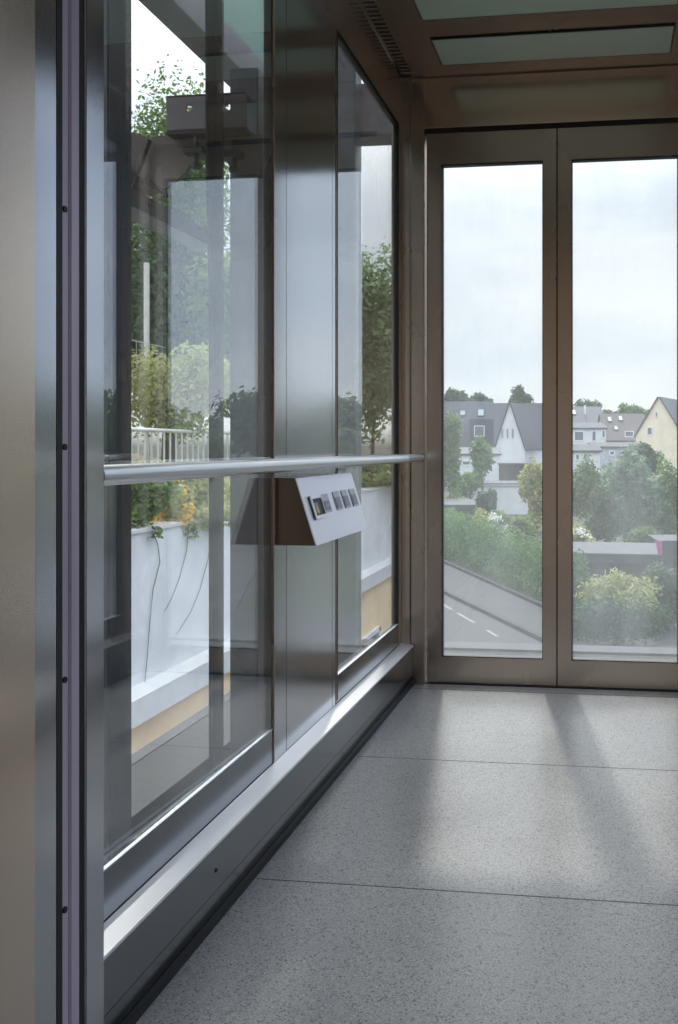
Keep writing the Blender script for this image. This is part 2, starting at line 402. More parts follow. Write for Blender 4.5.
# positions along y from the photograph
def button(y0, y1, s0, s1, h, kind):
    bm = bmesh.new(); obox(bm, on_face(y0, s0), yv, dn, nrm, y1-y0, s1-s0, h)
    bmesh.ops.bevel(bm, geom=[e for e in bm.edges], offset=min(.002, h*.3), segments=2, affect='EDGES')
    b = obj('button', bm, M['btnb'] if kind == 'alarm' else M['btn'], cp)
    if kind == 'floor':
        m = bmesh.new(); obox(m, on_face(y0+.005, s0+.016, h), yv, dn, nrm, y1-y0-.010, s1-s0-.021, .0012)
        obj('button_plate', m, M['btnd'], b)
    elif kind == 'open':
        m = bmesh.new(); obox(m, on_face(y0+.004, s0+.018, h), yv, dn, nrm, y1-y0-.012, s1-s0-.024, .0012)
        pl = obj('button_plate', m, M['btnd'], b)
        m = bmesh.new()
        c = (y0+y1)/2 - .002; sc = (s0+s1)/2 + .006
        for s_ in (-1, 1):
            a = [on_face(c+s_*.003, sc-.006, h+.0014), on_face(c+s_*.003, sc+.006, h+.0014), on_face(c+s_*.010, sc, h+.0014)]
            m.faces.new([m.verts.new(p) for p in a])
        obj('arrow_mark', m, M['btn'], b)
    else:
        fr = bmesh.new(); fw = .008
        for (a, b_, c, d) in ((y0, y1, s0, s0+fw), (y0, y1, s1-fw, s1), (y0, y0+fw, s0+fw, s1-fw), (y1-.003, y1, s0+fw, s1-fw)):
            obox(fr, on_face(a, c, h), yv, dn, nrm, b_-a, d-c, .003)
        obj('button_surround', fr, M['face'], b)
        m = bmesh.new(); obox(m, on_face(y0+.012, s0+.018, h), yv, dn, nrm, .028, s1-s0-.032, .002)
        obj('button_plate', m, M['btnd'], b)
        m = bmesh.new(); c = y0+.027; s_ = s0+.034
        pts = [(-.0065, .009), (-.005, -.003), (-.002, -.009), (.002, -.009), (.005, -.003), (.0065, .009)]
        m.faces.new([m.verts.new(on_face(c+a, s_+q, h+.0025)) for a, q in pts])
        obox(m, on_face(c-.002, s_+.010, h+.002), yv, dn, nrm, .004, .003, .001)
        obj('bell_mark', m, M['yellow'], b)
def yof(u, a=.71):                      # y on the face (offset a from the camera) of a measured u
    return (907.3*a/(610-u) - .1277*a)/.992
for (ua, ub, s0, s1, h, k) in ((310, 320.5, .048, .106, .004, 'alarm'), (322.5, 329, .048, .096, .002, 'open'), (334, 339.8, .046, .096, .0025, 'floor'), (342.4, 347.8, .046, .096, .0025, 'floor'), (350.4, 355.6, .046, .096, .0025, 'floor')):
    button(yof(ua), yof(ub), s0, s1, h, k)

# ------------------------------------------------------------------ steel tower around the cabin
def post(label, x0, x1, y0, y1, z0=ZG, z1=3.4, m='dark'):
    t = thing('tower_post', label, 'steel post', group=None)
    bm = B((x0, x1, y0, y1, z0, z1), bev=.004)
    obj('post_tube', bm, M[m], t)
    obj('post_base', B((x0-.06, x1+.06, y0-.06, y1+.06, z0, z0+.02)), M[m], t)
    return t
post('dark grey square steel tower post behind the near end of the handrail', -.36, -.28, 1.800, 1.895)
post('wide dark steel tower post behind the pillar side of the larger window', -.37, -.28, 2.62, 2.73, z1=2.055)
post('dark grey steel tower post outside the window beyond the button box', -.36, -.27, 3.64, 3.736)
gr = thing('guide_rail', 'dark tee-shaped guide rail standing upright between the cabin and the tower', 'guide rail')
obj('rail_blade', B((-.205, -.180, 2.140, 2.152, ZG, 3.4)), M['black'], gr)
obj('rail_flange', B((-.213, -.2051, 2.138, 2.163, ZG, 3.4)), M['black'], gr)
# bracket: channel with two holes, gusset, bolts
bk = thing('rail_bracket', 'grey steel bracket with two round holes clamped behind the guide rail', 'bracket')
def plate_holes(x, y0, y1, z0, z1, holes, th):
    bm = bmesh.new(); N = 20
    # strip columns around each hole
    ys = [y0] + [ (holes[0][0]+holes[1][0])/2 ] + [y1]
    for i, (hy, hz, hr) in enumerate(holes):
        a, b = ys[i], ys[i+1]
        for xx in (x, x-th):
            outer = []; inner = []
            for k in range(N):
                t = 2*PI*k/N; c, s = math.cos(t), math.sin(t)
                inner.append(bm.verts.new((xx, hy+hr*c, hz+hr*s)))
                sy = (b-hy) if c > 0 else (hy-a); sz = (z1-hz) if s > 0 else (hz-z0)
                f = min(sy/abs(c) if abs(c) > 1e-6 else 1e9, sz/abs(s) if abs(s) > 1e-6 else 1e9)
                outer.append(bm.verts.new((xx, hy+f*c, hz+f*s)))
            for k in range(N): bm.faces.new((outer[k], outer[(k+1) % N], inner[(k+1) % N], inner[k]))
            # corner fillers
            for (cy, cz) in ((a, z0), (a, z1), (b, z0), (b, z1)):
                best = sorted(range(N), key=lambda k: (outer[k].co.y-cy)**2+(outer[k].co.z-cz)**2)
                k = best[0]; k2 = best[1] if abs(best[1]-k) in (1, N-1) else best[2]
                try: bm.faces.new((outer[k], outer[k2], bm.verts.new((xx, cy, cz))))
                except Exception: pass
    return bm
def yx(u, x):                           # y on the plane x of a measured u
    a = .78-x; return (907.3*a/(610-u) - .1277*a)/.992
def zx(u, v, x):
    a = .78-x; return .90 + (447-v)/900*(907.3*a/(610-u))
def xz(u, v, y):                        # x, z on a plane y of a measured pixel
    k = (610-u)/907.3; a = k*.992*y/(1-.1277*k); d = .1277*a + .992*y
    return (.78-a, .90 + (447-v)/900*d)
gpts = [(yx(u, -.20), zx(u, v, -.20)) for u, v in ((206, -260), (221, -260), (221, 466), (216, 470), (207.5, 175))]
obj('guard_plate', prism(gpts, 'x', -.204, -.199), M['black'], gr)
YK = 2.19
x0k, ztk = xz(167, 98, YK); x1k, _ = xz(246, 96, YK); _, zlk = xz(190, 129, YK)
h1 = xz(189, 108, YK); h2 = xz(228, 107, YK)
pb = plate_holes(0, 0, x1k-x0k, zlk, ztk, [(h1[0]-x0k, h1[1], .009), (h2[0]-x0k, h2[1], .009)], .008)
for v_ in pb.verts: v_.co = Vector((x0k + v_.co.y, YK - v_.co.x, v_.co.z))
obj('channel_plate', pb, M['plate'], bk)
obj('channel_flange', B((x0k, x1k, YK+.001, YK+.06, zlk-.012, zlk-.001), (x0k, x1k, YK, YK+.06, ztk, ztk+.005)), M['black'], bk)
gp = [xz(u, v, 2.225) for u, v in ((100, 124), (150, 137), (262, 134), (262, 178), (236, 178), (226, 160), (196, 159), (178, 180), (166, 188), (150, 196), (100, 178))]
obj('gusset_plate', prism(gp, 'y', 2.225, 2.233), M['brown'], bk)
for (u, v) in ((196, 148), (234, 152)):
    cb = bmesh.new(); xx, zz = xz(u, v, 2.18)
    obox(cb, Vector((xx-.03, 2.17, zz-.014)), Vector((1, 0, 0)), yv, Vector((0, 0, 1)), .05, .03, .016)
    tube(cb, [(xx, 2.185, zz-.05), (xx, 2.185, zz+.03)], .007, 8)
    tube(cb, [(xx, 2.185, zz-.05), (xx, 2.185, zz-.038)], .013, 6)
    obj('rail_clip', cb, M['black'], bk)
for (u0, v0, u1, v1) in ((106, 140, 150, 206), (150, 140, 128, 205), (104, 150, 168, 196)):
    st = bmesh.new(); p0 = xz(u0, v0, 2.21); p1 = xz(u1, v1, 2.21)
    tube(st, [(p0[0], 2.21, p0[1]), (p1[0], 2.21, p1[1])], .006, 8)
    obj('brace_rod', st, M['black'], bk)
# ring beams
def ring(label, u, v_low, v_high, x0, x1, ya, yb, m):
    za_, zb_ = zx(u, v_low, x0), zx(u, v_high, x0)
    t = thing('ring_beam', label, 'steel beam')
    obj('beam_web', B((x1, x0, ya, yb, za_, zb_)), M[m], t)
    obj('beam_flange', B((x1-.0, x0+.012, ya, yb, za_-.008, za_)), M['dark'], t)
    return t
ring('brown steel tower beam slanting behind the bracket with two holes', 135, 207, 190, -.41, -.47, 1.2, 2.62, 'brown')
ring('pale grey steel tower beam crossing the white sky at the top of the window', 207, 36, 0, -.38, -.46, 1.2, 3.62, 'plate')
t = thing('roof_sheet', 'green sheet above the pale beam at the top of the larger window', 'roof sheet')
obj('sheet', B((-.42, -.40, 1.2, 3.4, zx(207, 0, -.38)+.003, 2.75)), M['green'], t)
obj('sheet_edge', B((-.43, -.39, 3.4, 3.42, 2.15, 2.75)), M['dark'], t)
t = thing('ring_beam', 'grey steel tower beam crossing above the view in the window beyond the button box', 'steel beam')
obj('beam_web', B((-.46, W+.46, 3.76, 3.86, 2.24, 2.46)), M['plate'], t)
obj('beam_flange', B((-.46, W+.46, 3.75, 3.87, 2.228, 2.239)), M['dark'], t)
t = thing('sill_beam', 'pale steel beam crossing just outside the foot of the glass doors', 'steel beam')
obj('beam_web', B((-.30, W+.30, 3.76, 3.86, -.16, .040)), M['ledgew'], t)
obj('beam_cap', B((-.30, W+.30, 3.75, 3.87, .041, .052)), M['tar'], t)
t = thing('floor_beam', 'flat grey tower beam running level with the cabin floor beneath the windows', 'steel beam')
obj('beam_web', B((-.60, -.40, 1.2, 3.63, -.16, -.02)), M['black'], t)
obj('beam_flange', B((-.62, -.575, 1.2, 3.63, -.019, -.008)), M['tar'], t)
obj('beam_shade', B((-.574, -.385, 1.2, 3.63, -.019, -.010)), M['black'], t)  # soft shade beside the cabin, put into the colour as a black strip

# ------------------------------------------------------------------ plants
def leaf_pts(bm, blobs, n, size, rnd, up=.3, flat=.6):
    tot = sum(b[1][0]*b[1][1] for b in blobs)
    for (c, rad) in blobs:
        k = max(6, int(n*rad[0]*rad[1]/tot))
        for _ in range(k):
            d = Vector((rnd.gauss(0, 1), rnd.gauss(0, 1), rnd.gauss(0, 1))).normalized()
            s = rnd.random()**.35
            p = c + Vector((d.x*rad[0], d.y*rad[1], d.z*rad[2]))*s*(1+rnd.uniform(-.12, .18))
            nn = (d + Vector((rnd.gauss(0, flat), rnd.gauss(0, flat), rnd.gauss(0, flat)+up))).normalized()
            a = nn.cross(Vector((rnd.gauss(0, 1), rnd.gauss(0, 1), rnd.gauss(0, 1)))).normalized(); b = nn.cross(a)
            L = size*rnd.uniform(.6, 1.3); w = L*.5
            vs = [bm.verts.new(p - a*L*.5), bm.verts.new(p + b*w*.5 - nn*w*.12), bm.verts.new(p + a*L*.5), bm.verts.new(p - b*w*.5 - nn*w*.12)]
            bm.faces.new(vs)
def blobs_in(rnd, c, rx, ry, rz, n, f=.45):
    out = []
    for i in range(n):
        d = Vector((rnd.gauss(0, 1), rnd.gauss(0, 1), rnd.gauss(0, 1))).normalized()*rnd.random()**.4
        s = rnd.uniform(.7, 1.2)*f
        out.append((c + Vector((d.x*rx*(1-f*.6), d.y*ry*(1-f*.6), d.z*rz*(1-f*.6))), (rx*s, ry*s, rz*s)))
    return out
def plant(name, label, cat, u, v_top, v_bot, wpx, d, mat, base=None, n=2500, leaf=.3, seed=1, nb=16, group=None, flower=None, nfl=0, trunk=True, depth=None):
    rnd = random.Random(seed)
    top = at(u, v_top, d); bot = at(u, v_bot, d); rx = wpx/2*d/FPX; rz = (top.z-bot.z)/2
    ry = depth if depth else rx
    zb_ = ZG if base is None else base
    c = Vector((top.x, top.y, (top.z+bot.z)/2))
    t = thing(name, label, cat, group=group)
    t.location = (c.x, c.y, zb_)
    off = Vector((c.x, c.y, zb_))
    bm = bmesh.new(); leaf_pts(bm, [(b[0]-off, b[1]) for b in blobs_in(rnd, c, rx, ry, rz, nb)], n, leaf, rnd)
    obj('foliage', bm, mat, t)
    if flower:
        bm = bmesh.new()
        bl = [(c-off + Vector((rnd.uniform(-.7, .7)*rx, -rnd.uniform(.55, .95)*ry, rnd.uniform(-.6, .8)*rz)), (leaf*.9,)*3) for _ in range(nfl)]
        leaf_pts(bm, bl, nfl*22, leaf*.7, rnd); obj('blossom', bm, flower, t)
    if trunk:
        bm = bmesh.new(); H = c.z-zb_
        r = max(.03, .05*rx*1.2)
        tube(bm, [(0, 0, -.02), (.02*H, 0, H*.4), (0, .02*H, H*.75), (.01, 0, H*1.15)], r, 8, r*.5)
        for k in range(5):
            aa = rnd.uniform(0, 2*PI); z0_ = H*rnd.uniform(.45, .8)
            tube(bm, [(0, 0, z0_), (math.cos(aa)*rx*.3, math.sin(aa)*ry*.3, z0_+rz*.3), (math.cos(aa)*rx*.6, math.sin(aa)*ry*.6, z0_+rz*.55)], r*.4, 6, r*.15)
        obj('trunk', bm, M['bark'], t)
    return t

# ------------------------------------------------------------------ ground, street
gb = B((-300, 300, 4.5, 420, ZG-.5, ZG), (-300, 300, -60, 4.5, ZG-.5, ZG))
obj('ground', gb, M['grass'], kind='structure')
def strip(name, pts, z, mat, kind='structure', th=.05):
    return obj(name, prism([(p.x, p.y) for p in pts], 'z', z-th, z), mat, kind=kind)
A0, A1 = on_ground(442, 563), on_ground(545, 610)
B0, B1 = on_ground(444, 592), on_ground(543, 640)
tA = (A1-A0).normalized(); tB = (B1-B0).normalized()
AL, AR = A0 - tA*60, A1 + tA*3.2
BL, BR = B0 - tB*60, B1 + tB*9
nB = Vector((-tB.y, tB.x, 0));  nB = nB if nB.y < 0 else -nB
AE = on_ground(690, 634); AE.y += .4
strip('sidewalk', [AL, AR, BR, BL], ZG+.12, M['pave'], th=.2)
strip('driveway', [AR+Vector((-.5, .4, 0)), AE+Vector((30, 0, 0)), Vector((60, 6, 0)), Vector((2, 6, 0)), BR], ZG+.10, M['asphalt'], th=.2)
strip('yard', [Vector((6, 10, 0)), Vector((24, 58, 0)), Vector((70, 40, 0)), Vector((70, 5.9, 0)), Vector((6, 5.9, 0))], ZG+.06, M['asphalt'], th=.2)
strip('yard', [Vector((2.5, -40, 0)), Vector((60, -40, 0)), Vector((60, 5.8, 0)), Vector((2.5, 5.8, 0))], ZG+.06, M['asphalt'], th=.2)
strip('kerb', [AL, AR, AR+Vector((-.10, -.22, 0)), AL+Vector((-.10, -.22, 0))], ZG+.24, M['kerb'], th=.3)
strip('kerb', [BL, BR, BR+nB*.22, BL+nB*.22], ZG+.16, M['kerb'], th=.3)
strip('road', [BL+nB*.15, BR+nB*.15, BR+nB*9, BL+nB*9], ZG+.03, M['asphalt'], th=.1)
D0, D1 = on_ground(448.5, 608.5, ZG+.036), on_ground(496, 636.5, ZG+.036)
tD = (D1-D0).normalized(); nD = Vector((-tD.y, tD.x, 0)); LD = (D1-D0).length
for (f0, f1) in ((-1.3, -.75), (-.45, .05), (.18, .55), (.80, 1.0), (1.25, 1.5)):
    p, q = D0 + tD*(f0*LD), D0 + tD*(f1*LD)
    obj('lane_marking', prism([(w_.x, w_.y) for w_ in (p, q, q+nD*.11, p+nD*.11)], 'z', ZG+.026, ZG+.036), M['line'], kind='structure')

# ------------------------------------------------------------------ houses
def house(name, label, u0, u1, v_eave, v_ridge, d, deep, wall, roofm, gable=False, base=ZG, over=.25, yaw=0.0):
    """box with a gable roof; gable=True turns the gable end to the lift"""
    a = at(u0, v_eave, d); b = at(u1, v_eave, d); r = at((u0+u1)/2, v_ridge, d)
    w = (b-a).length; ze = a.z-base; zr = r.z-base
    t = thing(name, label, 'house')
    t.location = ((a.x+b.x)/2, (a.y+b.y)/2, base); t.rotation_euler = (0, 0, TH+yaw)
    h = w/2
    if gable:
        obj('walls', prism([(-h, 0), (h, 0), (h, ze), (0, zr), (-h, ze)], 'y', 0, deep), wall, t)
        rf = bmesh.new()
        for s in (-1, 1):
            dx, dz = h, ze-zr; L = math.hypot(dx, dz); ux = Vector((s*dx/L, 0, dz/L)); nz = Vector((s*-dz/L, 0, dx/L))
            obox(rf, Vector((0, -over, zr))+nz*.02, ux, Vector((0, 1, 0)), nz, L+over, deep+2*over, .22)
        obj('roof', rf, roofm, t)
    else:
        obj('walls', prism([(0, 0), (deep, 0), (deep, ze), (deep/2, zr), (0, ze)], 'x', -h, h), wall, t)
        rf = bmesh.new()
        for s in (-1, 1):
            dy, dz = deep/2, ze-zr; L = math.hypot(dy, dz); uy = Vector((0, s*dy/L, dz/L)); nz = Vector((0, -s*dz/L*-1 if False else s*-dz/L, dy/L))
            obox(rf, Vector((-h-over, deep/2, zr))+nz*.02, Vector((1, 0, 0)), uy, nz, w+2*over, L+over, .22)
        obj('roof', rf, roofm, t)
    t['_px'] = (u0+u1)/2; t['_m'] = d/FPX; t['_deep'] = deep; t['_ze'] = ze; t['_zr'] = zr
    return t
def hwin(t, u, v, wpx, hpx, d, frame='winf', pane='winp', base=ZG, y=0.0):
    m = d/FPX; x = (u-t['_px'])*m; z = .90+(447-v)*m-base; w = wpx*m; hh = hpx*m
    f = obj('window', B(*frame_boxes(x-w/2, x+w/2, z-hh/2, z+hh/2, y-.10, y+.05, .14, .14, .14, .14)), M[frame], t)
    obj('pane', B((x-w/2+.1, x+w/2-.1, y-.04, y+.03, z-hh/2+.1, z+hh/2-.1)), M[pane], f)
def rwin(t, u, v, wpx, hpx, d, base=ZG):          # skylight on the roof slope facing the lift
    m = d/FPX; x = (u-t['_px'])*m
    sl = Vector((0, t['_deep']/2, t['_zr']-t['_ze'])).normalized(); nz = Vector((0, -sl.z, sl.y))
    z = .90+(447-v)*m-base; k = (z-t['_ze'])/(t['_zr']-t['_ze'])
    o = Vector((x-wpx*m/2, k*t['_deep']/2, z))
    L = hpx*m/sl.z
    bm = bmesh.new(); obox(bm, o - sl*L/2 + nz*.2, Vector((1, 0, 0)), sl, nz, wpx*m, L, .2)
    f = obj('skylight', bm, M['fascia'], t)
    bm = bmesh.new(); obox(bm, o - sl*L/2 + nz*.4 + Vector((.12, 0, 0)) + sl*.12, Vector((1, 0, 0)), sl, nz, wpx*m-.24, L-.24, .03)
    obj('pane', bm, M['skyl'], f)
def clean(t):
    for k in ('_px', '_m', '_deep', '_ze', '_zr'): del t[k]
def wall_dormer(t, u0, u1, v0, v1, d, mat, base=ZG):
    m = d/FPX; x0 = (u0-t['_px'])*m; x1 = (u1-t['_px'])*m; z0 = .90+(447-v1)*m-base; z1 = .90+(447-v0)*m-base
    obj('dormer', B((x0, x1, -.6, t['_deep']*.4, z0, z1)), mat, t)

h = house('house', 'long slate-roofed house with two pale skylights and a slate-hung dormer', 430, 492, 452, 400, 153, 16, M['wallgrey'], M['slate'])
rwin(h, 461.5, 413, 6, 5.5, 152); rwin(h, 480.5, 412.5, 7, 7.5, 152)
wall_dormer(h, 470, 494, 419, 447, 152, M['slate'])
hwin(h, 479.5, 431, 10.5, 11, 152, y=-.6)
clean(h)
h = house('house', 'white gabled house with three narrow windows in a row', 494.5, 525, 449, 403.5, 143, 14, M['wall'], M['slate'], gable=True, yaw=math.radians(-14))
for u in (502, 507.5, 513): hwin(h, u, 433.5, 2.6, 10, 143, frame='wallgrey')
clean(h)
h = house('house', 'slate-roofed house with one pale skylight beside the white gable', 492, 556, 447, 402, 171, 15, M['wall'], M['slate'])
rwin(h, 525.5, 411, 8, 8, 171); clean(h)
h = house('house', 'low white house with white walls below the white gabled house', 446, 500, 455, 449, 128, 9, M['wall'], M['slate'])
hwin(h, 466, 463, 8, 5, 128); hwin(h, 488, 463, 6, 5, 128); clean(h)
h = house('house', 'grey-roofed house with a chimney pipe behind the white flat row', 560, 604, 426, 406, 172, 14, M['wallgrey'], M['slate'])
rwin(h, 575.5, 413, 5, 5, 172)
m_ = 172/FPX
cb = bmesh.new(); tube(cb, [((587-h['_px'])*m_, 4, h['_ze']), ((587-h['_px'])*m_, 4, .90+(447-404)*m_-ZG)], .22, 10); obj('chimney', cb, M['wall'], h); clean(h)
h = house('house', 'white house with a long flat eave and two wide windows', 556, 606, 429, 423, 138, 12, M['wall'], M['tar'])
hwin(h, 579, 436, 10, 10, 138); hwin(h, 594, 436, 5, 11, 138); hwin(h, 603.5, 434, 4, 8, 138); clean(h)
h = house('house', 'brown-roofed house with two bright skylights left of the beige gable', 606, 650, 441, 413, 154, 16, M['wallgrey'], M['slateb'])
rwin(h, 614, 420, 4.5, 5, 154); rwin(h, 625.5, 419, 4.5, 5, 154); rwin(h, 618.5, 429.5, 4, 4, 154)
hwin(h, 629, 434, 9, 6, 154, y=-.3); clean(h)
h = house('house', 'grey flat extension in front of the brown-roofed house', 594, 640, 448, 444, 118, 8, M['wallgrey'], M['tar'])
hwin(h, 612, 453, 6, 5, 118); hwin(h, 624, 453, 6, 5, 118); clean(h)
h = house('house', 'small white house with two windows above the garden trees', 562, 600, 452, 446, 108, 8, M['wall'], M['tar'])
hwin(h, 577.5, 457, 5, 7, 108); hwin(h, 585, 457, 5, 7, 108); clean(h)
h = house('house', 'beige gabled house with a grey roof and two small windows', 635, 683, 436, 397.5, 135, 16, M['beige'], M['slate'], gable=True, yaw=math.radians(-26))
hwin(h, 656.5, 414.5, 3.5, 6, 135); hwin(h, 649.5, 431, 6, 8, 135); clean(h)

def shed(name, label, u0, u1, v_top, v_front, d, deep, th, wallm, fasciam, cat, pillars=False, yaw=0, z_low=ZG):
    """flat-roofed low building: v_front is the height of its front roof edge"""
    a = at(u0, v_front, d); b = at(u1, v_front, d); w = (b-a).length; z = a.z-z_low
    t = thing(name, label, cat); t.location = (a.x, a.y, z_low); t.rotation_euler = (0, 0, TH+yaw)
    obj('roof', B((-.15, w+.15, -.15, deep+.15, z-.02, z+.03)), M['tar'], t)
    obj('fascia', B((-.12, w+.12, -.12, deep+.12, z-th, z-.021)), M[fasciam], t)
    if pillars:
        for x in (.1, w-.25):
            for y in (.1, deep-.25): obj('post', B((x, x+.15, y, y+.15, 0, z-th)), M['fascia'], t)
        obj('rear_wall', B((.1, w-.1, deep-.1, deep, 0, z-th)), M['wood'], t)
    else:
        obj('walls', B((0, w, 0, deep, 0, z-th)), M[wallm], t)
        obj('gate', B((w*.12, w*.45, -.05, .02, 0, (z-th)*.8)), M['wood'], t)
    return t
shed('garage', 'white flat-roofed garage behind the white-flowering bush', 471, 528, 478, 483.5, 80, 6, .22, 'wall', 'wallgrey', 'garage')
shed('garage', 'dark brown garage with a flat roof under the white gable', 499, 530, 462, 463.5, 105, 6, .2, 'wood', 'fascia', 'garage')
shed('garden_shed', 'low shed with a pale grey flat roof behind the hedge', 438, 483, 495, 505, 62, 6.5, .25, 'wood', 'fascia', 'shed')
shed('carport', 'flat grey carport roof with a dark edge behind the bushes', 558, 652, 541, 553, 31, 3.4, .30, 'wood', 'fascia', 'carport', yaw=math.radians(-9))
shed('garden_shed', 'dark shed corner beside the pink sheet', 661, 700, 538, 541, 36.5, 2.2, .3, 'fascia', 'fascia', 'shed')
pk = bmesh.new(); p = at(655, 555, 36.0); obox(pk, p, RGT, FWD, Vector((0, 0, 1)), .29, .05, .56)
t = thing('pink_sheet', 'small pink sheet hanging on the corner of the dark shed', 'sheet')
obj('cloth', pk, M['pink'], t)
pk = bmesh.new(); q = at(655.6, 552, 36.1); q.z = ZG; tube(pk, [q, Vector((q.x, q.y, p.z+.5))], .03, 8); obj('pole', pk, M['fascia'], t)

# ------------------------------------------------------------------ hedge, trees and bushes beyond the doors
rnd = random.Random(5)
hb = bmesh.new(); bl = []
nA = Vector((tA.y, -tA.x, 0)); nA = nA if nA.y > 0 else -nA
for i in range(39):
    p = A0 + tA*(-10 + i*.62) + nA*.95
    f = i/45
    hh = 2.55 - 0.7*max(0, f-.35) + rnd.uniform(-.12, .12)
    for z in (.2, .5, .8):
        bl.append((Vector((p.x+rnd.uniform(-.15, .15), p.y+rnd.uniform(-.15, .15), ZG+hh*z)), (.75, .75, hh*.26)))
leaf_pts(hb, bl, 15000, .17, rnd)
t = thing('hedge', 'long clipped green hedge along the pavement beyond the glass door', 'hedge')
obj('foliage', hb, M['lf_hedge'], t)
for i in range(14):
    hs = bmesh.new(); p = A0 + tA*(-9 + i*2) + nA*.95
    tube(hs, [(p.x, p.y, ZG-.02), (p.x+.05, p.y, ZG+1.5)], .04, 6)
    obj('stem', hs, M['bark'], t)

plant('tree', 'slender pale green tree in front of the slate-roofed house', 'tree', 449, 408, 505, 34, 72, M['lf_mid'], n=2600, leaf=.42, seed=11)
plant('tree', 'small light green tree below the slate-hung dormer', 'tree', 482, 436, 480, 28, 74, M['lf_mid'], n=1600, leaf=.42, seed=12)
plant('tree', 'round green tree behind the ridge of the slate-roofed house', 'tree', 457, 387, 415, 30, 190, M['lf_dark'], n=2400, leaf=1.0, seed=13)
plant('tree', 'low spreading tree peeping over the long slate roof', 'tree', 479, 393, 415, 26, 205, M['lf_dark'], n=2000, leaf=1.0, seed=14)
plant('tree', 'tall round tree rising behind the white gable', 'tree', 520, 386, 420, 26, 195, M['lf_dark'], n=2600, leaf=1.0, seed=15)
plant('tree', 'dark tree behind the chimney pipe house', 'tree', 590, 400, 430, 46, 212, M['lf_dark'], n=2600, leaf=1.0, seed=16)
plant('tree', 'green tree crown behind the brown roof with skylights', 'tree', 634, 400, 425, 30, 195, M['lf_mid'], n=2400, leaf=1.0, seed=17)
plant('tree', 'low dark tree between the chimney pipe house and the brown roof', 'tree', 611, 407, 430, 34, 232, M['lf_dark'], n=2200, leaf=1.0, seed=18)
plant('bush', 'green bush between the low white house and the shed', 'bush', 470, 468, 500, 40, 78, M['lf_mid'], n=1800, leaf=.40, seed=19)
plant('bush', 'dark green bush beside the shed with the pale roof', 'bush', 487, 488, 520, 24, 58, M['lf_dark'], n=1500, leaf=.32, seed=20)
plant('bush', 'bush covered in white blossom above the hedge', 'bush', 500, 511, 545, 26, 50, M['lf_mid'], n=1600, leaf=.25, seed=21, flower=M['fl_white'], nfl=22)
plant('bush', 'yellowish green bush left of the white blossom', 'bush', 480, 508, 548, 28, 52, M['lf_yel'], n=1500, leaf=.26, seed=22)
plant('bush', 'leafy green bush right of the white blossom', 'bush', 522, 505, 560, 34, 50, M['lf_mid'], n=2200, leaf=.28, seed=23)
plant('tree', 'pale yellow-green tree beside the white garage', 'tree', 534, 452, 530, 34, 64, M['lf_yel'], n=2400, leaf=.36, seed=24)
plant('bush', 'green bush in front of the shed with the pale roof', 'bush', 455, 505, 545, 34, 56, M['lf_mid'], n=1800, leaf=.28, seed=25)
plant('tree', 'big bluish green tree behind the carport', 'tree', 628, 446, 545, 62, 46, M['lf_blue'], n=6500, leaf=.30, seed=26, nb=26)
plant('tree', 'dark green tree top in front of the beige gable', 'tree', 640, 442, 480, 46, 66, M['lf_dark'], n=3000, leaf=.36, seed=27)
plant('tree', 'yellowish tree beside the door stile behind the carport', 'tree', 588, 452, 540, 44, 52, M['lf_mid'], n=4200, leaf=.30, seed=28, nb=22)
plant('tree', 'green tree at the right border behind the pink sheet', 'tree', 668, 458, 550, 44, 50, M['lf_mid'], n=4200, leaf=.30, seed=29, nb=22)
plant('bush', 'dark leafy bush between the bluish tree and the carport', 'bush', 606, 486, 545, 44, 40, M['lf_dark'], n=3600, leaf=.24, seed=30)
plant('bush', 'pale flowering bush behind the carport roof next to the stile', 'bush', 580, 522, 560, 34, 37, M['lf_yel'], n=1600, leaf=.2, seed=31, flower=M['fl_white'], nfl=8)
plant('bush', 'low green bush below the pink sheet', 'bush', 640, 520, 556, 30, 40, M['lf_mid'], n=1600, leaf=.2, seed=32)
plant('bush', 'yellow-green bush in front of the carport', 'bush', 620, 564, 618, 76, 27.2, M['lf_yel'], n=5600, leaf=.15, seed=33, nb=26)
plant('bush', 'dark green bush at the right border in front of the shed', 'bush', 664, 560, 640, 52, 29, M['lf_dark'], n=5000, leaf=.16, seed=34, nb=20)
plant('bush', 'light green bush beside the door stile in front of the carport', 'bush', 572, 556, 640, 52, 29, M['lf_hedge'], n=5000, leaf=.16, seed=35, nb=20)
plant('bush', 'low shaded bush under the yellow-green one', 'bush', 616, 598, 645, 118, 26.2, M['lf_dark'], n=6500, leaf=.14, seed=36, nb=34, depth=.6, trunk=True)

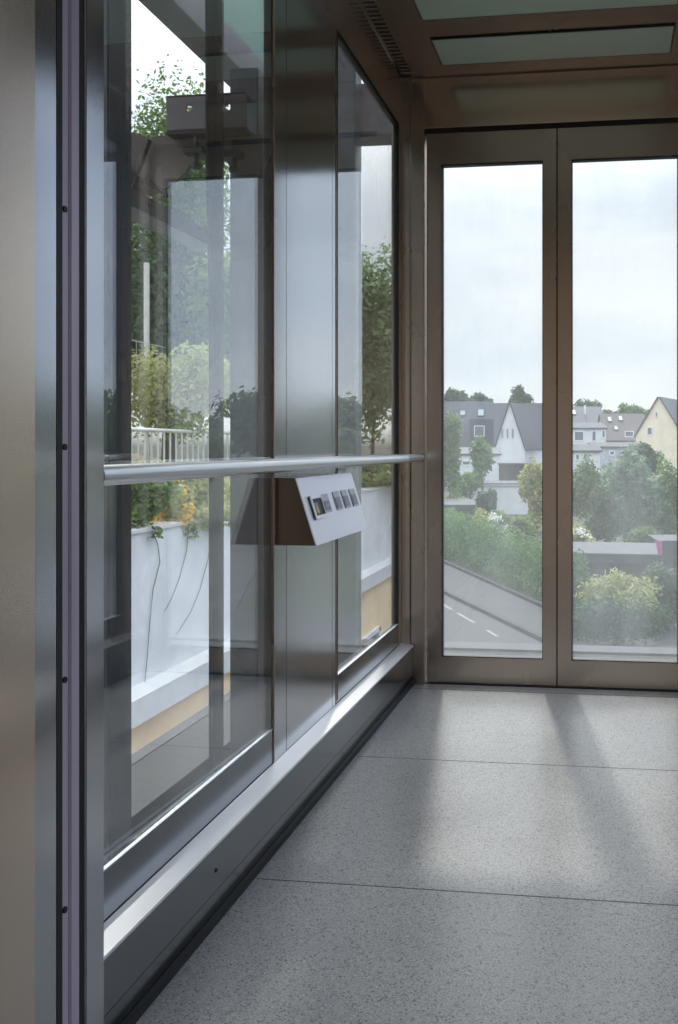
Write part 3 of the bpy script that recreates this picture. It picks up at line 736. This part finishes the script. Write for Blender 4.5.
# ------------------------------------------------------------------ left side: terrace wall, railing, plants
L0 = 4.0
xw = .78 - L0
ab = thing('apartment_building', 'white parapet over a stone ledge and a peach wall outside the side windows', 'building')
YA, YE = 3.0, 18.5
zt_, zl1, zl0 = .165, -1.15, -1.40
obj('parapet', B((xw-.25, xw, YA, YE, zl1, zt_)), M['white'], ab)
obj('parapet_cap', B((xw-.27, xw+.02, YA, YE, zt_, zt_+.03)), M['ledgew'], ab)
obj('ledge', prism([(xw-.2, zl0), (xw+.14, zl0), (xw+.14, zl1-.03), (xw, zl1+.02), (xw-.2, zl1+.02)], 'y', YA, YE), M['ledgew'], ab)
obj('wall', B((xw-.30, xw+.02, YA, YE, ZG, zl0)), M['peach'], ab)
for (ua, ub) in ((213.5, 262), (361, 379)):
    y0, y1 = yx(ua, xw+.02), yx(ub, xw+.02)
    f = obj('window', bmesh.new(), M['winf'], ab)
    bpy.data.objects.remove(f)
    fr = B((xw, xw+.06, y0, y0+.08, -3.5, -2.2), (xw, xw+.06, y1-.08, y1, -3.5, -2.2), (xw, xw+.06, y0, y1, -3.58, -3.5), (xw, xw+.06, y0, y1, -2.28, -2.2))
    f = obj('window', fr, M['winf'], ab)
    obj('pane', B((xw+.005, xw+.035, y0+.08, y1-.08, -3.5, -2.28)), M['winp'], f)
obj('terrain_bank', prism([(xw-.25, -1.3), (xw-.25, .08), (xw-3, .15), (xw-7, .9), (xw-14, 2.2), (xw-30, 3.0), (xw-30, -1.3)], 'y', 2.0, 18.4), M['soil'], kind='structure')
obj('terrain_block', B((xw-30, xw-.31, 2.0, 18.4, ZG, -1.31)), M['soil'], kind='structure')

# railing on the bank
xr = xw - 1.3
zr1 = zx(175, 431, xr); zr0 = zr1 - .62
rl = thing('railing', 'pale metal railing with upright bars on the bank above the white wall', 'railing')
bm = bmesh.new(); tube(bm, [(xr, 4.0, zr1), (xr, 12.6, zr1)], .024, 10); obj('top_rail', bm, M['rail_w'], rl)
bm = bmesh.new(); tube(bm, [(xr, 4.0, zr0+.06), (xr, 12.6, zr0+.06)], .016, 8); obj('bottom_rail', bm, M['rail_w'], rl)
for i in range(56):
    y = 4.2 + i*.15
    bm = bmesh.new(); tube(bm, [(xr, y, zr0+.06), (xr, y, zr1)], .011, 6); obj('bar', bm, M['rail_w'], rl)
for y in (4.05, 8.3, 12.55):
    bm = bmesh.new(); tube(bm, [(xr, y, -.1), (xr, y, zr1)], .024, 8); obj('post', bm, M['rail_w'], rl)
# wire fence
xf = xr - 1.3
wf_ = thing('wire_fence', 'thin wire fence with pale posts behind the railing', 'fence')
for (u, vt) in ((147, 263),):
    y = yx(u, xf); bm = bmesh.new(); tube(bm, [(xf, y, 0.0), (xf, y, zx(u, vt, xf))], .04, 10); obj('post', bm, M['rail_w'], wf_)
ypost2 = yx(147, xf)+5.2
bm = bmesh.new(); tube(bm, [(xf, ypost2, 0.0), (xf, ypost2, zx(147, 263, xf))], .04, 10); obj('post', bm, M['rail_w'], wf_)
wb_ = bmesh.new(); yA = yx(147, xf)
for v in (344, 360, 377, 400):
    z = zx(147, v, xf); tube(wb_, [(xf+.04, yA-1.5, z), (xf+.04, ypost2, z)], .006, 5)
for i in range(44):
    y = yA-1.4+i*.15; tube(wb_, [(xf+.04, y, zx(147, 410, xf)), (xf+.04, y, zx(147, 344, xf))], .0025, 4)
obj('wire', wb_, M['rail_w'], wf_)

plant('tree', 'tall broadleaf tree on the bank against the white sky', 'tree', 172, 80, 330, 150, 15.2, M['lf_mid'], base=.6, n=22000, leaf=.09, seed=41, nb=44)
plant('tree', 'dark green tree on the bank behind the railing', 'tree', 164, 200, 420, 130, 14.2, M['lf_dark'], base=.5, n=12000, leaf=.12, seed=42, nb=30)
plant('tree', 'lower tree on the bank behind the guide rail', 'tree', 232, 240, 440, 90, 14, M['lf_mid'], base=.6, n=6500, leaf=.17, seed=43, nb=26)
plant('tree', 'pale tree showing through the window beyond the button box', 'tree', 372, 240, 470, 70, 16.5, M['lf_pale'], base=.6, n=10000, leaf=.12, seed=44, nb=26)
plant('tree', 'yellowish shrub-like tree filling the bank beneath the dark tree', 'tree', 172, 338, 446, 125, 11.8, M['lf_yel'], base=.25, n=9000, leaf=.07, seed=45, nb=26)
plant('tree', 'green tree low on the bank beyond the railing end', 'tree', 300, 330, 480, 120, 15, M['lf_mid'], base=.4, n=6500, leaf=.18, seed=46, nb=26)
plant('bush', 'wild bush with yellow flowers spilling over the white wall', 'bush', 190, 462, 532, 100, 9.1, M['lf_yel'], base=.1, n=5200, leaf=.075, seed=47, nb=24, flower=M['fl_yel'], nfl=26, depth=.7)
plant('bush', 'green bush on the white wall left of the yellow flowers', 'bush', 140, 458, 526, 60, 8.0, M['lf_mid'], base=.1, n=3200, leaf=.07, seed=48, nb=18, depth=.5)
plant('bush', 'drooping bush at the guide rail hanging over the white wall', 'bush', 226, 498, 562, 40, 9.85, M['lf_mid'], base=.1, n=2800, leaf=.08, seed=49, nb=16, flower=M['fl_yel'], nfl=8, depth=.7)
plant('bush', 'low green growth on the wall beyond the button box', 'bush', 385, 455, 490, 90, 17, M['lf_mid'], base=.1, n=3600, leaf=.16, seed=50, nb=20, depth=2.0)
for i, (pts, lab) in enumerate((
        ([(150, 527), (157, 545), (159, 562), (152, 590), (149, 620), (146, 660), (143, 690)], 'longest bare vine trailing all the way down the white wall'),
        ([(187, 527), (186, 550), (178, 580), (170, 600), (163, 612)], 'short bare vine curving down the middle of the white wall'),
        ([(212, 530), (207, 560), (199, 590), (190, 612), (176, 634)], 'slanting bare vine on the white wall beside the guide rail'))):
    bm = bmesh.new()
    P3 = [Vector((xw+.013, yx(u, xw), zx(u, v, xw))) for u, v in pts]
    tube(bm, P3, .006, 6, .003)
    t = thing('vine', lab, 'vine'); obj('stem', bm, M['twig'], t)
    bm = bmesh.new(); leaf_pts(bm, [(P3[0]+Vector((.03, 0, -.05)), (.04, .12, .10))], 24, .06, random.Random(60+i)); obj('leaves', bm, M['lf_mid'], t)

# ------------------------------------------------------------------ dark row of trees to the side (seen mirrored in the glass)
src = plant('tree', 'dark broadleaf tree of the row mirrored in the larger side window', 'tree', 494, 392, 470, 150, 66, M['lf_dark'], n=4200, leaf=.8, seed=71, nb=24, group='trees mirrored in the side window')
rr = random.Random(9)
spots = []
for k in range(15):
    az = math.radians(17 + k*5.6); dist = (60, 74)[k % 2] + rr.uniform(-1, 1)
    spots.append((CAM.x + math.sin(az)*dist, CAM.y + math.cos(az)*dist, rr.uniform(.85, 1.0)*(1, 1.2)[k % 2], rr.uniform(0, 6)))
for k, (x, y, s, rz) in enumerate(spots):
    if k == 0: o = src
    else:
        o = src.copy(); COL.objects.link(o)
        for ch in src.children:
            c = ch.copy(); COL.objects.link(c); c.parent = o
    o.location = (x, y, ZG); o.rotation_euler = (0, 0, rz); o.scale = (s, s, s)

# ------------------------------------------------------------------ sky and sun
w = bpy.data.worlds.new('sky'); SC.world = w; w.use_nodes = True
nt = w.node_tree; nt.nodes.clear()
out = nt.nodes.new('ShaderNodeOutputWorld'); bg = nt.nodes.new('ShaderNodeBackground')
tc = nt.nodes.new('ShaderNodeTexCoord'); sep = nt.nodes.new('ShaderNodeSeparateXYZ'); nt.links.new(tc.outputs['Generated'], sep.inputs[0])
base = ramp(nt, sep.outputs['Z'], [(0.0, (.30, .32, .30)), (.02, (1.08, 1.12, 1.12)), (.12, (1.0, 1.06, 1.10)), (.26, (.86, .94, 1.03)), (.42, (1.6, 1.66, 1.74)), (.75, (2.6, 2.66, 2.74))])
mp = nt.nodes.new('ShaderNodeMapping'); mp.inputs['Scale'].default_value = (1.0, 1.0, 2.6); nt.links.new(tc.outputs['Generated'], mp.inputs['Vector'])
cn = nd(nt, 'ShaderNodeTexNoise', Scale=3.2, Detail=7.0, Roughness=.55, Distortion=.3); nt.links.new(mp.outputs[0], cn.inputs['Vector'])
cf = ramp(nt, cn.outputs['Fac'], [(.36, (.86, .90, .95)), (.50, (.98, 1.0, 1.02)), (.62, (1.12, 1.11, 1.10))])
mu = nt.nodes.new('ShaderNodeMix'); mu.data_type = 'RGBA'; mu.blend_type = 'MULTIPLY'; mu.inputs[0].default_value = 1
bz = nt.nodes.new('ShaderNodeMix'); bz.data_type = 'RGBA'; bz.blend_type = 'MULTIPLY'; bz.inputs[0].default_value = 1
nt.links.new(base, bz.inputs[6]); nt.links.new(ramp(nt, sep.outputs['X'], [(.18, (1, 1, 1)), (.55, (.95, 1.04, 1.2))]), bz.inputs[7])
nt.links.new(bz.outputs[2], mu.inputs[6]); nt.links.new(cf, mu.inputs[7])
# brighter veil of cloud around the sun
SD = Vector((-.16*math.cos(math.radians(48)), math.cos(math.radians(48)), math.sin(math.radians(48)))).normalized()
dt = nt.nodes.new('ShaderNodeVectorMath'); dt.operation = 'DOT_PRODUCT'; dt.inputs[1].default_value = SD
nt.links.new(tc.outputs['Generated'], dt.inputs[0])
halo = ramp(nt, dt.outputs['Value'], [(.80, (0, 0, 0)), (.90, (.7, .7, .68)), (1, (3.0, 2.95, 2.85))])
ad = nt.nodes.new('ShaderNodeMix'); ad.data_type = 'RGBA'; ad.blend_type = 'ADD'; ad.inputs[0].default_value = 1
nt.links.new(mu.outputs[2], ad.inputs[6]); nt.links.new(halo, ad.inputs[7])
nt.links.new(ad.outputs[2], bg.inputs['Color']); bg.inputs['Strength'].default_value = 1.0
nt.links.new(bg.outputs[0], out.inputs[0])
sl = bpy.data.lights.new('sun', 'SUN'); sl.energy = 2.8; sl.angle = math.radians(2.2); sl.color = (1, .96, .9)
so = bpy.data.objects.new('sun', sl); COL.objects.link(so); so.rotation_euler = (-SD).to_track_quat('-Z', 'Y').to_euler()
so.location = (0, 10, 20)

# ------------------------------------------------------------------ view and light paths
SC.view_settings.view_transform = 'Standard'; SC.view_settings.look = 'None'
SC.view_settings.gamma = 1; SC.view_settings.exposure = 0; SC.view_settings.use_curve_mapping = False
SC.cycles.use_denoising = True
SC.cycles.max_bounces = 14; SC.cycles.transparent_max_bounces = 32; SC.cycles.glossy_bounces = 8; SC.cycles.diffuse_bounces = 5
SC.cycles.sample_clamp_indirect = 6
